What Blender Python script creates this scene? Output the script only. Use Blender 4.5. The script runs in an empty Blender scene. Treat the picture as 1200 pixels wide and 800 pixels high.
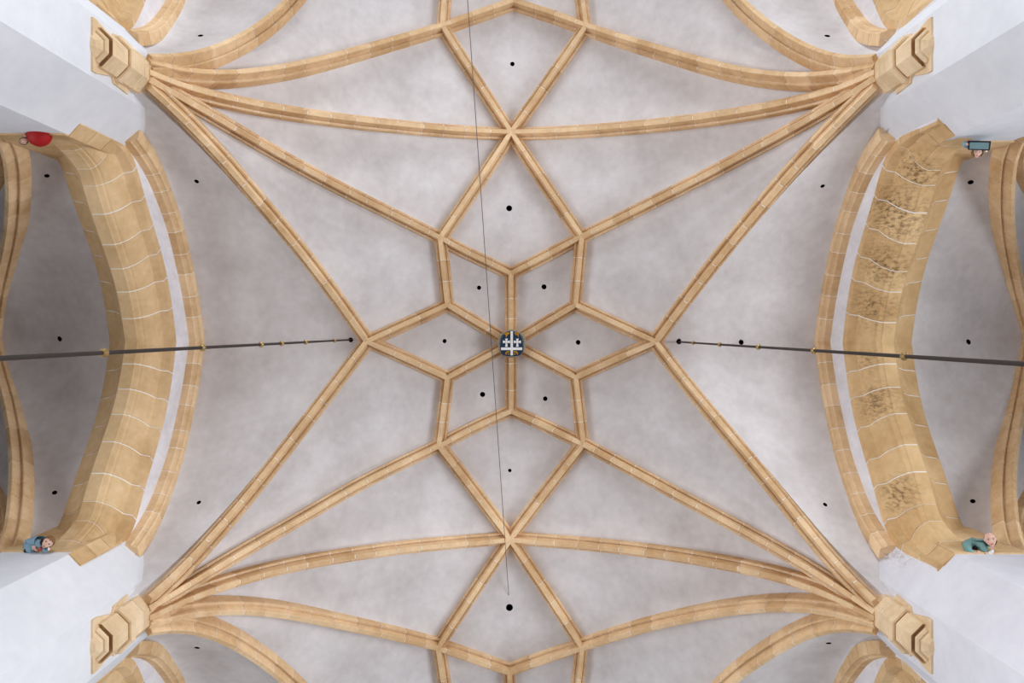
import bpy, bmesh, math, random
import numpy as np
from mathutils import Vector
from mathutils.bvhtree import BVHTree

random.seed(7)
S = bpy.context.scene
COL = S.collection

# ------------------------------------------------------------------ camera
CAMZ = 1.5                      # eye height above the floor
F, U0, V0 = 933.0, 600.0, 388.0  # focal length and zenith in photograph pixels
cam_d = bpy.data.cameras.new('camera')
cam_d.sensor_width = 36.0
cam_d.lens = F / 1200.0 * 36.0
cam_d.shift_y = -(400.0 - V0) / 1200.0
cam = bpy.data.objects.new('camera', cam_d)
cam.location = (0, 0, CAMZ)
cam.rotation_euler = (math.pi, 0, 0)
COL.objects.link(cam)
S.camera = cam

# ------------------------------------------------------------------ light
wd = bpy.data.worlds.new('overcast')
S.world = wd
wd.use_nodes = True
bg = wd.node_tree.nodes['Background']
bg.inputs[0].default_value = (0.86, 0.91, 1.0, 1)
bg.inputs[1].default_value = 0.06

def window_light(loc, rot, sx, sy, power, col, spread=180):
    d = bpy.data.lights.new('window_daylight', 'AREA')
    d.shape = 'RECTANGLE'; d.size = sx; d.size_y = sy
    d.energy = power; d.color = col; d.spread = math.radians(spread)   # spread narrowed so less light reaches the aisle vaults and side cells
    o = bpy.data.objects.new('window_daylight', d)
    o.location = loc; o.rotation_euler = rot
    COL.objects.link(o)

DAY = (0.86, 0.92, 1.0)
for yy in (-7.0, 0.2, 7.4):
    window_light((-11.6, yy, 5.2), (0, math.radians(-90), 0), 7.0, 3.0, 345, DAY, 116)
    window_light((11.6, yy, 5.2), (0, math.radians(90), 0), 7.0, 3.0, 540, DAY, 136)
window_light((0, -21, 7.5), (math.radians(90), 0, 0), 7.0, 9.0, 950, DAY, 135)
window_light((0, 21, 7.5), (math.radians(-90), 0, 0), 7.0, 9.0, 230, DAY, 130)

S.view_settings.view_transform = 'Standard'
S.view_settings.look = 'None'
S.view_settings.gamma = 1.0
S.view_settings.use_curve_mapping = False
S.view_settings.exposure = 0.68
try:
    S.cycles.use_denoising = True
    S.cycles.max_bounces = 8
    S.cycles.diffuse_bounces = 6
except Exception:
    pass

# ------------------------------------------------------------------ materials
def srgb(r, g, b):
    f = lambda c: (c / 255 / 12.92) if c / 255 <= 0.04045 else ((c / 255 + 0.055) / 1.055) ** 2.4
    return (f(r), f(g), f(b), 1.0)

def new_mat(name, rough=0.9):
    m = bpy.data.materials.new(name); m.use_nodes = True
    nt = m.node_tree
    b = nt.nodes['Principled BSDF']
    b.inputs['Roughness'].default_value = rough
    b.inputs['Specular IOR Level'].default_value = 0.25
    return m, nt, b

def plain(name, col, rough=0.8, metal=0.0, spec=0.3):
    m, nt, b = new_mat(name, rough)
    tc = nt.nodes.new('ShaderNodeTexCoord')
    nz = nt.nodes.new('ShaderNodeTexNoise'); nz.inputs['Scale'].default_value = 25
    mx = nt.nodes.new('ShaderNodeMix'); mx.data_type = 'RGBA'
    nt.links.new(tc.outputs['Object'], nz.inputs['Vector'])
    nt.links.new(nz.outputs[0], mx.inputs[0])
    mx.inputs[6].default_value = tuple(c * 0.85 for c in col[:3]) + (1,)
    mx.inputs[7].default_value = tuple(min(1, c * 1.1) for c in col[:3]) + (1,)
    nt.links.new(mx.outputs[2], b.inputs['Base Color'])
    b.inputs['Metallic'].default_value = metal
    b.inputs['Specular IOR Level'].default_value = spec
    return m

def mottled(name, dark, light, scale=1.4, fine=9.0, bump=0.15, stains=None, stain_col=None, stretch=None, rnd=0.0):
    """plaster or stone: two noises mixed between two tones, fine relief; stains = [(centre, radius)] patches of wear"""
    m, nt, b = new_mat(name, 0.92)
    N, L = nt.nodes, nt.links
    tc = N.new('ShaderNodeTexCoord')
    vec = tc.outputs['Object']
    if stretch:
        mp = N.new('ShaderNodeMapping'); mp.inputs['Scale'].default_value = stretch
        L.new(vec, mp.inputs['Vector']); vsc = mp.outputs[0]
    else:
        vsc = vec
    n1 = N.new('ShaderNodeTexNoise'); n1.inputs['Scale'].default_value = scale
    n1.inputs['Detail'].default_value = 5; n1.inputs['Roughness'].default_value = 0.6
    n2 = N.new('ShaderNodeTexNoise'); n2.inputs['Scale'].default_value = fine
    n2.inputs['Detail'].default_value = 4
    L.new(vsc, n1.inputs['Vector']); L.new(vsc, n2.inputs['Vector'])
    ad = N.new('ShaderNodeMath'); ad.operation = 'MULTIPLY_ADD'
    L.new(n2.outputs[0], ad.inputs[0]); ad.inputs[1].default_value = 0.4
    L.new(n1.outputs[0], ad.inputs[2])
    fac = ad.outputs[0]
    if rnd:
        oi = N.new('ShaderNodeObjectInfo')
        a2 = N.new('ShaderNodeMath'); a2.operation = 'MULTIPLY_ADD'
        L.new(oi.outputs['Random'], a2.inputs[0]); a2.inputs[1].default_value = rnd
        L.new(fac, a2.inputs[2])
        a3 = N.new('ShaderNodeMath'); a3.operation = 'SUBTRACT'
        L.new(a2.outputs[0], a3.inputs[0]); a3.inputs[1].default_value = rnd * 0.5
        fac = a3.outputs[0]
    mr = N.new('ShaderNodeMapRange')
    mr.inputs[1].default_value = 0.42; mr.inputs[2].default_value = 0.98
    L.new(fac, mr.inputs[0])
    mx = N.new('ShaderNodeMix'); mx.data_type = 'RGBA'
    mx.inputs[6].default_value = dark; mx.inputs[7].default_value = light
    L.new(mr.outputs[0], mx.inputs[0])
    out = mx.outputs[2]
    if stains:
        n3 = N.new('ShaderNodeTexNoise'); n3.inputs['Scale'].default_value = 11.0
        n3.inputs['Detail'].default_value = 8; n3.inputs['Roughness'].default_value = 0.72
        mp3 = N.new('ShaderNodeMapping'); mp3.inputs['Scale'].default_value = (1.0, 2.2, 1.0)
        L.new(vec, mp3.inputs['Vector']); L.new(mp3.outputs[0], n3.inputs['Vector'])
        tot = None
        for cen, rad in stains:
            dv = N.new('ShaderNodeVectorMath'); dv.operation = 'DISTANCE'
            L.new(vec, dv.inputs[0]); dv.inputs[1].default_value = cen
            r2 = N.new('ShaderNodeMapRange'); r2.interpolation_type = 'SMOOTHSTEP'
            r2.inputs[1].default_value = rad; r2.inputs[2].default_value = 0.0
            r2.inputs[3].default_value = 0.0; r2.inputs[4].default_value = 1.0
            L.new(dv.outputs['Value'], r2.inputs[0])
            if tot is None:
                tot = r2.outputs[0]
            else:
                mm = N.new('ShaderNodeMath'); mm.operation = 'MAXIMUM'
                L.new(tot, mm.inputs[0]); L.new(r2.outputs[0], mm.inputs[1]); tot = mm.outputs[0]
        th = N.new('ShaderNodeMapRange')
        th.inputs[1].default_value = 0.46; th.inputs[2].default_value = 0.62
        L.new(n3.outputs[0], th.inputs[0])
        mu = N.new('ShaderNodeMath'); mu.operation = 'MULTIPLY'; mu.use_clamp = True
        L.new(th.outputs[0], mu.inputs[0]); L.new(tot, mu.inputs[1])
        m3 = N.new('ShaderNodeMix'); m3.data_type = 'RGBA'
        L.new(mu.outputs[0], m3.inputs[0]); L.new(out, m3.inputs[6]); m3.inputs[7].default_value = stain_col
        out = m3.outputs[2]
    L.new(out, b.inputs['Base Color'])
    bp = N.new('ShaderNodeBump'); bp.inputs['Strength'].default_value = bump
    bp.inputs['Distance'].default_value = 0.02
    L.new(n2.outputs[0], bp.inputs['Height']); L.new(bp.outputs[0], b.inputs['Normal'])
    return m

M_WEB = mottled('vault_plaster', srgb(196, 189, 187), srgb(226, 221, 220), 1.3, 8.0, 0.12)
M_WALL = mottled('grey_plaster', srgb(205, 200, 202), srgb(235, 232, 235), 2.0, 12.0, 0.3, stretch=(1, 1, 0.6))
M_PIER = mottled('white_limewash', srgb(208, 208, 212), srgb(226, 226, 229), 0.9, 6.0, 0.12)
M_PIERW = mottled('worn_limewash', srgb(203, 201, 207), srgb(224, 222, 226), 0.9, 6.0, 0.2,
                  stains=[((5.35, 2.85, 12.45), 0.55), ((5.2, 2.9, 12.2), 0.35)], stain_col=srgb(150, 132, 128))
M_STONE = mottled('sandstone', srgb(198, 159, 114), srgb(233, 201, 160), 2.5, 14.0, 0.25, rnd=0.35)
M_PALE = mottled('lightened_sandstone', srgb(206, 176, 136), srgb(236, 210, 174), 2.5, 14.0, 0.25, rnd=0.2)  # corbel sandstone made lighter, partly bluish daylight put into the colour
M_ARCH = mottled('arch_sandstone', srgb(190, 153, 106), srgb(226, 194, 150), 1.6, 10.0, 0.3, rnd=0.3)
M_STAIN = mottled('stained_arch_sandstone', srgb(188, 149, 100), srgb(224, 190, 142), 1.6, 10.0, 0.35, rnd=0.25,
                  stains=[((5.55, -1.7, 13.0), 0.75), ((5.6, -1.0, 13.4), 0.6), ((5.65, -0.4, 13.8), 0.55), ((5.6, 1.1, 13.6), 0.5),
                          ((5.62, 0.5, 13.9), 0.35), ((5.5, 2.3, 12.8), 0.45), ((5.6, -2.2, 12.5), 0.5)], stain_col=srgb(98, 72, 44))
M_MORTAR = mottled('lime_mortar', srgb(232, 226, 214), srgb(250, 246, 238), 4, 20, 0.1)
M_DARK = plain('vent_darkness', (0.008, 0.007, 0.006, 1), 1.0, 0, 0.0)
M_FLOOR = mottled('floor_stone', srgb(124, 110, 99), srgb(150, 134, 121), 1.0, 8.0, 0.1)
M_IRON = plain('dark_iron', srgb(50, 42, 38), 0.6, 0.1)
M_BRASS = plain('old_brass', srgb(168, 138, 88), 0.35, 0.7)
M_WIRE = plain('grey_wire', srgb(96, 90, 90), 0.6)
M_NAVY = plain('navy_paint', srgb(28, 52, 78), 0.5)
M_WHITEP = plain('white_paint', srgb(240, 236, 232), 0.5)
M_GOLD = plain('gold_leaf', srgb(206, 150, 40), 0.35, 0.4)
M_RIM = mottled('boss_stone', srgb(128, 122, 108), srgb(165, 156, 138), 5, 20, 0.2)
M_RED = plain('red_paint', srgb(158, 12, 14), 0.6)
M_BLUE = plain('pale_blue_paint', srgb(128, 158, 174), 0.6)
M_TEAL = plain('teal_paint', srgb(118, 156, 152), 0.6)
M_SLATE = plain('slate_paint', srgb(98, 124, 126), 0.6)
M_FLESH = plain('flesh_paint', srgb(216, 174, 154), 0.6)
M_HAIRD = plain('dark_hair_paint', srgb(44, 34, 30), 0.7)
M_HAIRB = plain('brown_hair_paint', srgb(128, 92, 56), 0.7)
M_BLACK = plain('black_paint', srgb(18, 18, 20), 0.6)
M_ROSE = plain('rose_paint', srgb(176, 90, 74), 0.6)

# ------------------------------------------------------------------ helpers
def mesh_obj(name, verts, faces, mat, parent=None, smooth=False):
    me = bpy.data.meshes.new(name)
    me.from_pydata([tuple(map(float, v)) for v in verts], [], faces)
    bm = bmesh.new(); bm.from_mesh(me)
    bmesh.ops.recalc_face_normals(bm, faces=bm.faces)
    bm.to_mesh(me); bm.free()
    me.materials.append(mat)
    if smooth:
        for p in me.polygons: p.use_smooth = True
    o = bpy.data.objects.new(name, me)
    COL.objects.link(o)
    if parent: o.parent = parent
    return o

def empty(name, loc=(0, 0, 0)):
    o = bpy.data.objects.new(name, None)
    o.location = loc
    o.empty_display_size = 0.1
    COL.objects.link(o)
    return o

def tag(o, label, cat, group=None):
    o['label'] = label; o['category'] = cat
    if group: o['group'] = group
    return o

def keep(o, parent):
    """parent without moving (parents sit anywhere, unrotated)"""
    o.parent = parent
    o.matrix_parent_inverse.identity()
    o.location = Vector(o.location) - Vector(parent.location)

def struct(o):
    o['kind'] = 'structure'; return o

def W(u, v, Z):
    """the point seen at photograph pixel (u, v) at height Z above the eye"""
    return np.array([(u - U0) / F * Z, (v - V0) / F * Z, Z])

def up(p):
    q = np.array(p, float).copy(); q[..., 2] += CAMZ; return q

# cross-section of the nave vault: half width -> height above the eye
TX = np.array([0, .45, 1.0, 1.5, 2.02, 2.4, 2.69, 2.98, 3.26, 3.53, 3.76, 3.98, 4.17, 4.34, 4.49, 4.60, 4.67, 4.71, 4.72, 4.73])
TZ = np.array([14.02, 13.93, 13.77, 13.58, 13.33, 13.13, 12.96, 12.78, 12.58, 12.37, 12.17, 11.94, 11.72, 11.49, 11.24, 11.0, 10.78, 10.55, 10.3, 10.0])
_t = np.linspace(0, len(TX) - 1, 400)
SX = np.interp(_t, np.arange(len(TX)), TX); SZ = np.interp(_t, np.arange(len(TX)), TZ)
for _ in range(30):
    SX[1:-1] = (SX[:-2] + 2 * SX[1:-1] + SX[2:]) / 4; SZ[1:-1] = (SZ[:-2] + 2 * SZ[1:-1] + SZ[2:]) / 4

def on_vault(u, v):
    k = abs(u - U0) / F
    g = SX - k * SZ                       # the sight line meets the section where this crosses zero
    if k < 1e-4: Z = SZ[0]
    else:
        i = int(np.argmax(g >= 0)); i = max(i, 1)
        f = -g[i - 1] / (g[i] - g[i - 1] + 1e-12)
        Z = SZ[i - 1] + f * (SZ[i] - SZ[i - 1])
    return W(u, v, Z)

def vault_normal(p):
    x = abs(p[0])
    i = int(np.clip(np.searchsorted(SX, x), 1, len(SX) - 1))
    dx, dz = SX[i] - SX[i - 1], SZ[i] - SZ[i - 1]
    n = np.array([-dz, 0, dx]); n /= np.linalg.norm(n) + 1e-12
    if p[0] < 0: n[0] = -n[0]
    if abs(p[0]) < 0.03: n = np.array([0, 0, 1.0])
    return n

def resample(P, step=None, n=None):
    P = np.array(P, float)
    d = np.r_[0, np.cumsum(np.linalg.norm(np.diff(P, axis=0), axis=1))]
    if n is None: n = max(2, int(round(d[-1] / step)) + 1)
    s = np.linspace(0, d[-1], n)
    return np.stack([np.interp(s, d, P[:, k]) for k in range(3)], 1)

def smooth(P, it=6):
    P = P.copy()
    for _ in range(it):
        P[1:-1] = (P[:-2] + 2 * P[1:-1] + P[2:]) / 4
    return P

def length(P):
    return float(np.linalg.norm(np.diff(P, axis=0), axis=1).sum())

def sub(P, s0, s1, step=0.16):
    d = np.r_[0, np.cumsum(np.linalg.norm(np.diff(P, axis=0), axis=1))]
    n = max(2, int(math.ceil((s1 - s0) / step)) + 1)
    s = np.linspace(s0, s1, n)
    return s, d

def sweep(pos, Bv, Nv, prof):
    """closed profile (b, n) swept along pos; capped"""
    n, m = len(pos), len(prof)
    V = []
    for i in range(n):
        for b, q in prof[i] if isinstance(prof, list) and isinstance(prof[0], list) else prof:
            V.append(pos[i] + Bv[i] * b + Nv[i] * q)
    m = len(V) // n
    Fc = []
    for i in range(n - 1):
        for j in range(m):
            k = (j + 1) % m
            Fc.append((i * m + j, i * m + k, (i + 1) * m + k, (i + 1) * m + j))
    Fc.append(tuple(range(m))[::-1]); Fc.append(tuple((n - 1) * m + j for j in range(m)))
    return V, Fc

def half_profile(h):
    """mirror a half profile [(b, n) from the top outwards to the soffit]"""
    return [(b, q) for b, q in h] + [(-b, q) for b, q in h[::-1]]

RIB = half_profile([(.108, .30), (.108, .140), (.101, .127), (.080, .127), (.072, .150), (.058, .155), (.046, .125), (.040, .070), (.041, .020), (.035, .0)])
def inset(prof, e=0.006):
    return [(b - math.copysign(e, b), q + (e if q < .2 else -e)) for b, q in prof]
RIB_IN = inset(RIB)

def rib_frames(P):
    H = P[-1] - P[0]; H[2] = 0; H /= np.linalg.norm(H)
    T = np.gradient(P, axis=0); T /= np.linalg.norm(T, axis=1)[:, None]
    th = T @ H
    Nn = -T[:, 2:3] * H + th[:, None] * np.array([0, 0, 1.0])
    Nn /= np.linalg.norm(Nn, axis=1)[:, None]
    Hc = T.copy(); Hc[:, 2] = 0
    ln = np.linalg.norm(Hc, axis=1)
    B = np.cross(Nn, T); B /= np.linalg.norm(B, axis=1)[:, None]
    return B, Nn

def lay_stones(part, P, frames, prof, prof_in, mat, stone=0.42, gap=0.013, first=None, sec=0.15):
    """the mortar bed as the part's own mesh, the cut stones as its children"""
    B, Nn = frames
    d = np.r_[0, np.cumsum(np.linalg.norm(np.diff(P, axis=0), axis=1))]
    def at(s):
        pos = np.stack([np.interp(s, d, P[:, k]) for k in range(3)], 1)
        b = np.stack([np.interp(s, d, B[:, k]) for k in range(3)], 1)
        n = np.stack([np.interp(s, d, Nn[:, k]) for k in range(3)], 1)
        return pos, b, n
    Ltot = d[-1]
    k = max(1, int(round(Ltot / stone)))
    cuts = [0.0] + [Ltot * (i + random.uniform(-.12, .12)) / k for i in range(1, k)] + [Ltot]
    for i in range(k):
        s0 = cuts[i] + (gap / 2 if i else 0); s1 = cuts[i + 1] - (gap / 2 if i < k - 1 else 0)
        s = np.linspace(s0, s1, max(2, int(math.ceil((s1 - s0) / sec)) + 1))
        pos, b, n = at(s)
        pf = prof(pos) if callable(prof) else prof
        V, Fc = sweep(up(pos), b, n, pf)
        mesh_obj('stone', V, Fc, mat, part)

def core_mesh(P, frames, prof_in, step=0.2):
    B, Nn = frames
    d = np.r_[0, np.cumsum(np.linalg.norm(np.diff(P, axis=0), axis=1))]
    s = np.linspace(0.01, d[-1] - 0.01, max(2, int(d[-1] / step) + 1))
    ip = lambda A: np.stack([np.interp(s, d, A[:, k]) for k in range(3)], 1)
    pos = ip(P)
    pf = prof_in(pos) if callable(prof_in) else prof_in
    return sweep(up(pos), ip(B), ip(Nn), pf)

# ------------------------------------------------------------------ floor and added sky-blocking slab
def box(name, lo, hi, mat, parent=None):
    x0, y0, z0 = lo; x1, y1, z1 = hi
    V = [(x0, y0, z0), (x1, y0, z0), (x1, y1, z0), (x0, y1, z0), (x0, y0, z1), (x1, y0, z1), (x1, y1, z1), (x0, y1, z1)]
    Fc = [(3, 2, 1, 0), (4, 5, 6, 7), (0, 1, 5, 4), (1, 2, 6, 5), (2, 3, 7, 6), (3, 0, 4, 7)]
    return mesh_obj(name, V, Fc, mat, parent)

struct(box('floor', (-12, -22, -0.2), (12, 22, 0), M_FLOOR))
struct(box('sky_block_slab', (-12, -22, 16.4), (12, 22, 16.6), M_WALL))  # unseen slab added to stop sky light leaking in above the vault

# ------------------------------------------------------------------ nave vault: nodes and ribs
YC, HB = 0.17, 3.58             # middle of the bay, half a bay
ceiling = struct(empty('ceiling', (0, 0, 0)))

node = {k: on_vault(*p) for k, p in dict(
    N0=(599, 154), S0=(598, 633), NW=(515.5, 278), NE=(682, 276.5), SW=(514, 523), SE=(684, 521),
    N1=(598.7, 320), S1=(599, 482), kNW=(524, 357), kNE=(675, 357), kSW=(524, 443), kSE=(675, 442.5),
    Wn=(429, 400), En=(769.5, 400.5), boss=(599, 402),
    NNW=(518, 29), NNE=(687, 29), SSW=(513, 760), SSE=(682.5, 760), N2=(601.5, 0), S2=(597, 789)).items()}
def mirror(p, y0):
    q = p.copy(); q[1] = 2 * y0 - q[1]; return q
yN, yS = node['N0'][1], node['S0'][1]
node['WN'] = mirror(node['Wn'], yN); node['EN'] = mirror(node['En'], yN)
node['WS'] = mirror(node['Wn'], yS); node['ES'] = mirror(node['En'], yS)
for a, b in (('kNNW', 'kNW'), ('kNNE', 'kNE')): node[a] = mirror(node[b], yN)
for a, b in (('kSSW', 'kSW'), ('kSSE', 'kSE')): node[a] = mirror(node[b], yS)
node['bossN'] = mirror(node['boss'], yN); node['bossS'] = mirror(node['boss'], yS)

MEAS = dict(
 NWa=[(172,102),(194,120),(216,140),(240,166),(264,190),(289,222),(314,250),(346,288),(378,329),(410,373),'Wn'],
 NWb=[(176,93),(204,110),(234,125),(266,145),(302,166),(330,183),(362,200),(386,213),(402,222),(434,237.5),(462,251),(488,264.5),'NW',(542,293),(570,306),'N1'],
 NWc=[(186,90),(200,96),(226,104),(250,110.5),(270,115),(290,119.5),(316,124.5),(334,128),(358,131.5),(382,135),(406,138.5),(432,141.5),(458,144),(484,146.8),(512,149.5),(542,152),(570,153.3),'N0'],
 NWd=[(186,78),(210,82),(232,84.4),(250,85.2),(270,85),(290,83.5),(314,81),(338,77),(362,72),(386,66),(430,54),(480,40),'NNW',(560,14),'N2'],
 NWe=[(172,64.5),(192,65.5),(220,65),(240,60),(265,51),(295,35),(315,21),(335,4),'WN'],
 NEa=[(1030,104),(1010,118),(994,134),(966,162),(934,196),(918,214),(903,231),(888,250),(870,271),(854,290),(837,311),(820,333),(803,355),(787,376),'En'],
 NEb=[(1024,94),(1010,102),(986,117),(958,133.5),(926,152),(890,171.5),(866,184),(822,208),(778,229.5),(754,241),(732,253),(708,264.5),'NE',(654,291.5),(626,306),'N1'],
 NEc=[(1012,90),(1000,98),(980,105),(946,113.5),(926,119),(904,123),(884,127.5),(860,131.5),(838,134.7),(814,138),(789,141.5),(764,144),(738,146.5),(713,148.5),(684,151),(658,152.5),(630,153.8),'N0'],
 NEd=[(1010,79),(996,82),(980,85),(954,88),(928,88),(894,85.5),(870,82),(846,76.5),(818,69),(780,58),(740,46),(712,38),'NNE',(658,18),(630,9),'N2'],
 NEe=[(1024,70),(1000,69.5),(980,67.5),(960,61),(937,51),(917,39),(902,27.5),(887,16),(872,4),'EN'],
 SWa=[(172,703),(200,678),(214,666),(230,648),(246,630),(262,612),(278,594),(296,572),(312,552),(328,531),(344,511),(360,490),(378,467),(394,445),(412,422),'Wn'],
 SWb=[(180,712),(212,691),(240,674),(268,657),(290,644),(314,630),(338,617),(356,606.5),(380,593),(404,577),(430,563.5),(458,549.5),(486,536),'SW',(542,508.5),(570,494.5),'S1'],
 SWc=[(192,716),(208,708),(228,699),(244,693),(268,685.5),(286,680),(306,674),(332,667.5),(356,662.3),(380,658),(406,654),(430,650),(456,646.3),(484,643),(510,640.2),(538,637.8),(570,635.4),'S0'],
 SWd=[(184,730),(196,727),(212,723),(228,720),(248,718),(268,717),(286,717),(308,718),(328,721),(350,724.5),(372,729),(390,733),(420,739),(450,745),(480,751.5),'SSW',(540,769),(568,779),'S2'],
 SWe=[(178,741),(200,737.5),(217,738),(240,742.5),(260,750),(275,757.5),(292,769),(312,782.5),(332,797.5),'WS'],
 SEa=[(1026,702),(1010,688),(994,675),(982,662),(968,646),(952,626.5),(938,608),(922,588),(906,568),(890,549.5),(874,529.5),(857,509),(839,488.5),(821,467),(804,446),(786,424),'En'],
 SEb=[(1020,714),(1012,708),(996,698),(970,680),(948,666),(928,654),(908,642.5),(890,632),(868,620.5),(846,608.5),(824,597),(780,573),(758,561),(734,548),(710,535),'SE',(656,508),(628,494.5),'S1'],
 SEc=[(1004,714),(990,706),(978,699.5),(952,689.5),(932,682.5),(910,676.5),(890,671.5),(867,666.5),(845,662.3),(822,658.3),(795,654),(770,650),(742,646.3),(714,643),(686,640),(658,637.8),(628,635.5),'S0'],
 SEd=[(1006,728),(990,721),(964,717),(946,714.5),(928,713.5),(908,713.5),(888,715),(866,717),(845,719.5),(822,723.5),(800,728),(777,733),(754,738),(730,745),(707,752),'SSE',(655,769),(624,779.5),'S2'],
 SEe=[(1022,741),(1000,736.5),(985,736),(965,739),(947,744.5),(927,754),(910,765),(892,777),(872,789.5),(857,800),'ES'],
)
ribs, webline, upto = {}, {}, {}
def pt(q):
    return node[q] if isinstance(q, str) else on_vault(*q)

def with_web(P):
    return np.array([p + vault_normal(p) * 0.20 for p in P])

for key, L in MEAS.items():
    P = np.array([pt(q) for q in L])
    n_all = len(P)
    P = P[[q[2] > 10.60 for q in P]]
    a = P[0].copy(); a[0] = math.copysign(4.745, a[0]); a[2] = 10.44
    a[1] = P[0][1] * 0.72 + 0.28 * (YC + math.copysign(HB, P[0][1]))
    P = np.vstack([a, P])
    cut = n_all - len(P) + 1
    mid = next((q for q in L[:-1] if isinstance(q, str)), None)
    if mid:
        i = 1 + L.index(mid) - cut
        A = smooth(resample(P[:i + 1], 0.09), 40); Bq = smooth(resample(P[i:], 0.09), 10)
        ribs[key] = np.vstack([A, Bq[1:]]); upto[key] = A
    else:
        A = smooth(resample(P, 0.09), 40)
        ribs[key] = A; upto[key] = A

def straight(a, b):
    A, Bn = node[a], node[b]
    out = []
    for t in np.linspace(0, 1, 14):
        x = A[0] + (Bn[0] - A[0]) * t; y = A[1] + (Bn[1] - A[1]) * t
        out.append((x, y, np.interp(abs(x), SX, SZ)))
    P = np.array(out)
    P[:, 2] += (A[2] - P[0, 2]) * (1 - np.linspace(0, 1, 14)) + (Bn[2] - P[-1, 2]) * np.linspace(0, 1, 14)
    return P

SHORT = [('NW', 'N0'), ('NE', 'N0'), ('NNW', 'N0'), ('NNE', 'N0'), ('SW', 'S0'), ('SE', 'S0'), ('SSW', 'S0'), ('SSE', 'S0'),
         ('NW', 'kNW'), ('NE', 'kNE'), ('SW', 'kSW'), ('SE', 'kSE'),
         ('Wn', 'kNW'), ('Wn', 'kSW'), ('En', 'kNE'), ('En', 'kSE'),
         ('kNW', 'boss'), ('kSW', 'boss'), ('kNE', 'boss'), ('kSE', 'boss'), ('N1', 'boss'), ('S1', 'boss'),
         ('NNW', 'kNNW'), ('NNE', 'kNNE'), ('SSW', 'kSSW'), ('SSE', 'kSSE'), ('N2', 'bossN'), ('S2', 'bossS')]
seg = {}
for a, b in SHORT: seg[(a, b)] = straight(a, b)

def build_rib(P, stone):
    fr = rib_frames(P)
    V, Fc = core_mesh(P, fr, RIB_IN)
    part = mesh_obj('rib', V, Fc, M_MORTAR, ceiling)
    lay_stones(part, P, fr, RIB, RIB_IN, M_STONE, stone)
    return part

for key, P in ribs.items(): build_rib(P, 0.40)
for k, P in seg.items(): build_rib(P, 0.46)

# ------------------------------------------------------------------ wall ribs and arcade arches (curves in the plane of each wall)
SIDE = {'left': dict(s=-1, xw=5.40, xr=5.20, xo=6.40), 'right': dict(s=1, xw=5.32, xr=5.12, xo=6.36)}
WR = [(2.80, 11.05), (2.73, 11.25), (2.62, 11.5), (2.47, 11.77), (2.30, 11.98), (2.10, 12.18), (1.79, 12.48), (1.5, 12.66), (1.21, 12.83), (.70, 13.09), (.35, 13.22), (0, 13.34)]
AR = [(2.76, 9.97), (2.76, 10.4), (2.745, 10.8), (2.70, 11.07), (2.58, 11.26), (2.38, 11.40), (2.10, 11.57), (1.66, 11.90), (1.17, 12.25), (.72, 12.46), (.35, 12.58), (0, 12.67)]
def arch_half(prof, sgn, yc):
    A = np.array([(0, d * sgn + yc, z) for d, z in prof])
    return smooth(resample(A, 0.08), 8)
def planar_frames(P, yc):
    T = np.gradient(P, axis=0); T /= np.linalg.norm(T, axis=1)[:, None]
    Nn = np.stack([0 * T[:, 0], -T[:, 2], T[:, 1]], 1)
    c = np.array([0, yc, 10.0])
    sg = np.sign(((P - c) * Nn).sum(1)); sg[sg == 0] = 1
    Nn *= sg[:, None]
    Nn[-1] = (0, 0, 1.0 / max(.5, Nn[-1][2]))     # mitre at the crown
    B = np.zeros_like(P); B[:, 0] = 1
    return B, Nn
def full_arch(prof, yc, bottom=True, top=True):
    out = []
    for sg in (-1, 1):
        P = arch_half(prof, sg, yc)
        B, Nn = planar_frames(P, yc)
        # true mitre at the pointed crown
        out.append((P, (B, Nn)))
    return out

wall_ribs = {}
def wall_rib(side, yc):
    c = SIDE[side]; s = c['s']
    for P, fr in full_arch(WR, yc):
        prof = [(s * (c['xw'] + .05), .22), (s * (c['xr']), .22), (s * c['xr'], .06), (s * (c['xr'] + .015), .04), (s * (c['xr'] + .05), .035),
                (s * (c['xr'] + .085), .02), (s * (c['xr'] + .10), .0), (s * (c['xw'] - .02), 0.0), (s * (c['xw'] + .05), 0.0)]
        cx = s * (c['xw'] + c['xr']) / 2
        pin = [(b + (cx - b) * .06, q + (.006 if q < .2 else -.006)) for b, q in prof]
        V, Fc = core_mesh(P, fr, pin)
        part = mesh_obj('wall_rib', V, Fc, M_MORTAR, ceiling)
        lay_stones(part, P, fr, prof, pin, M_STONE, 0.38)
        wall_ribs[(side, yc, 1 if P[0][1] > yc else -1)] = (P, fr)

def arch_profile(c):
    s, w, o = c['s'], c['xw'], c['xo']
    base = [(w + .02, .32), (w, 0), (w + .115, -.055), (w + .125, -.09), (w + .15, -.19), (w + .19, -.29), (w + .245, -.365), (w + .27, -.38),
            (w + .28, -.41), (w + .335, -.435), (w + .345, -.45), (w + .53, -.45), (w + .545, -.43), (w + .60, -.33), (w + .70, -.19), (w + .82, -.08),
            (o - .05, -.03), (o, 0), (o - .02, .32)]
    def f(pos, ins=0.0):
        out = []
        for p in pos:
            t = min(1, max(0, (p[2] - 10.0) / 1.5)); t = t * t * (3 - 2 * t)
            k = 0.30 + 0.70 * t
            cx = (w + o) / 2
            out.append([(s * (x + (cx - x) * ins * .02), n * k + ((ins * .009) if n < .2 else -ins * .009)) for x, n in base])
        return out
    return f

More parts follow.
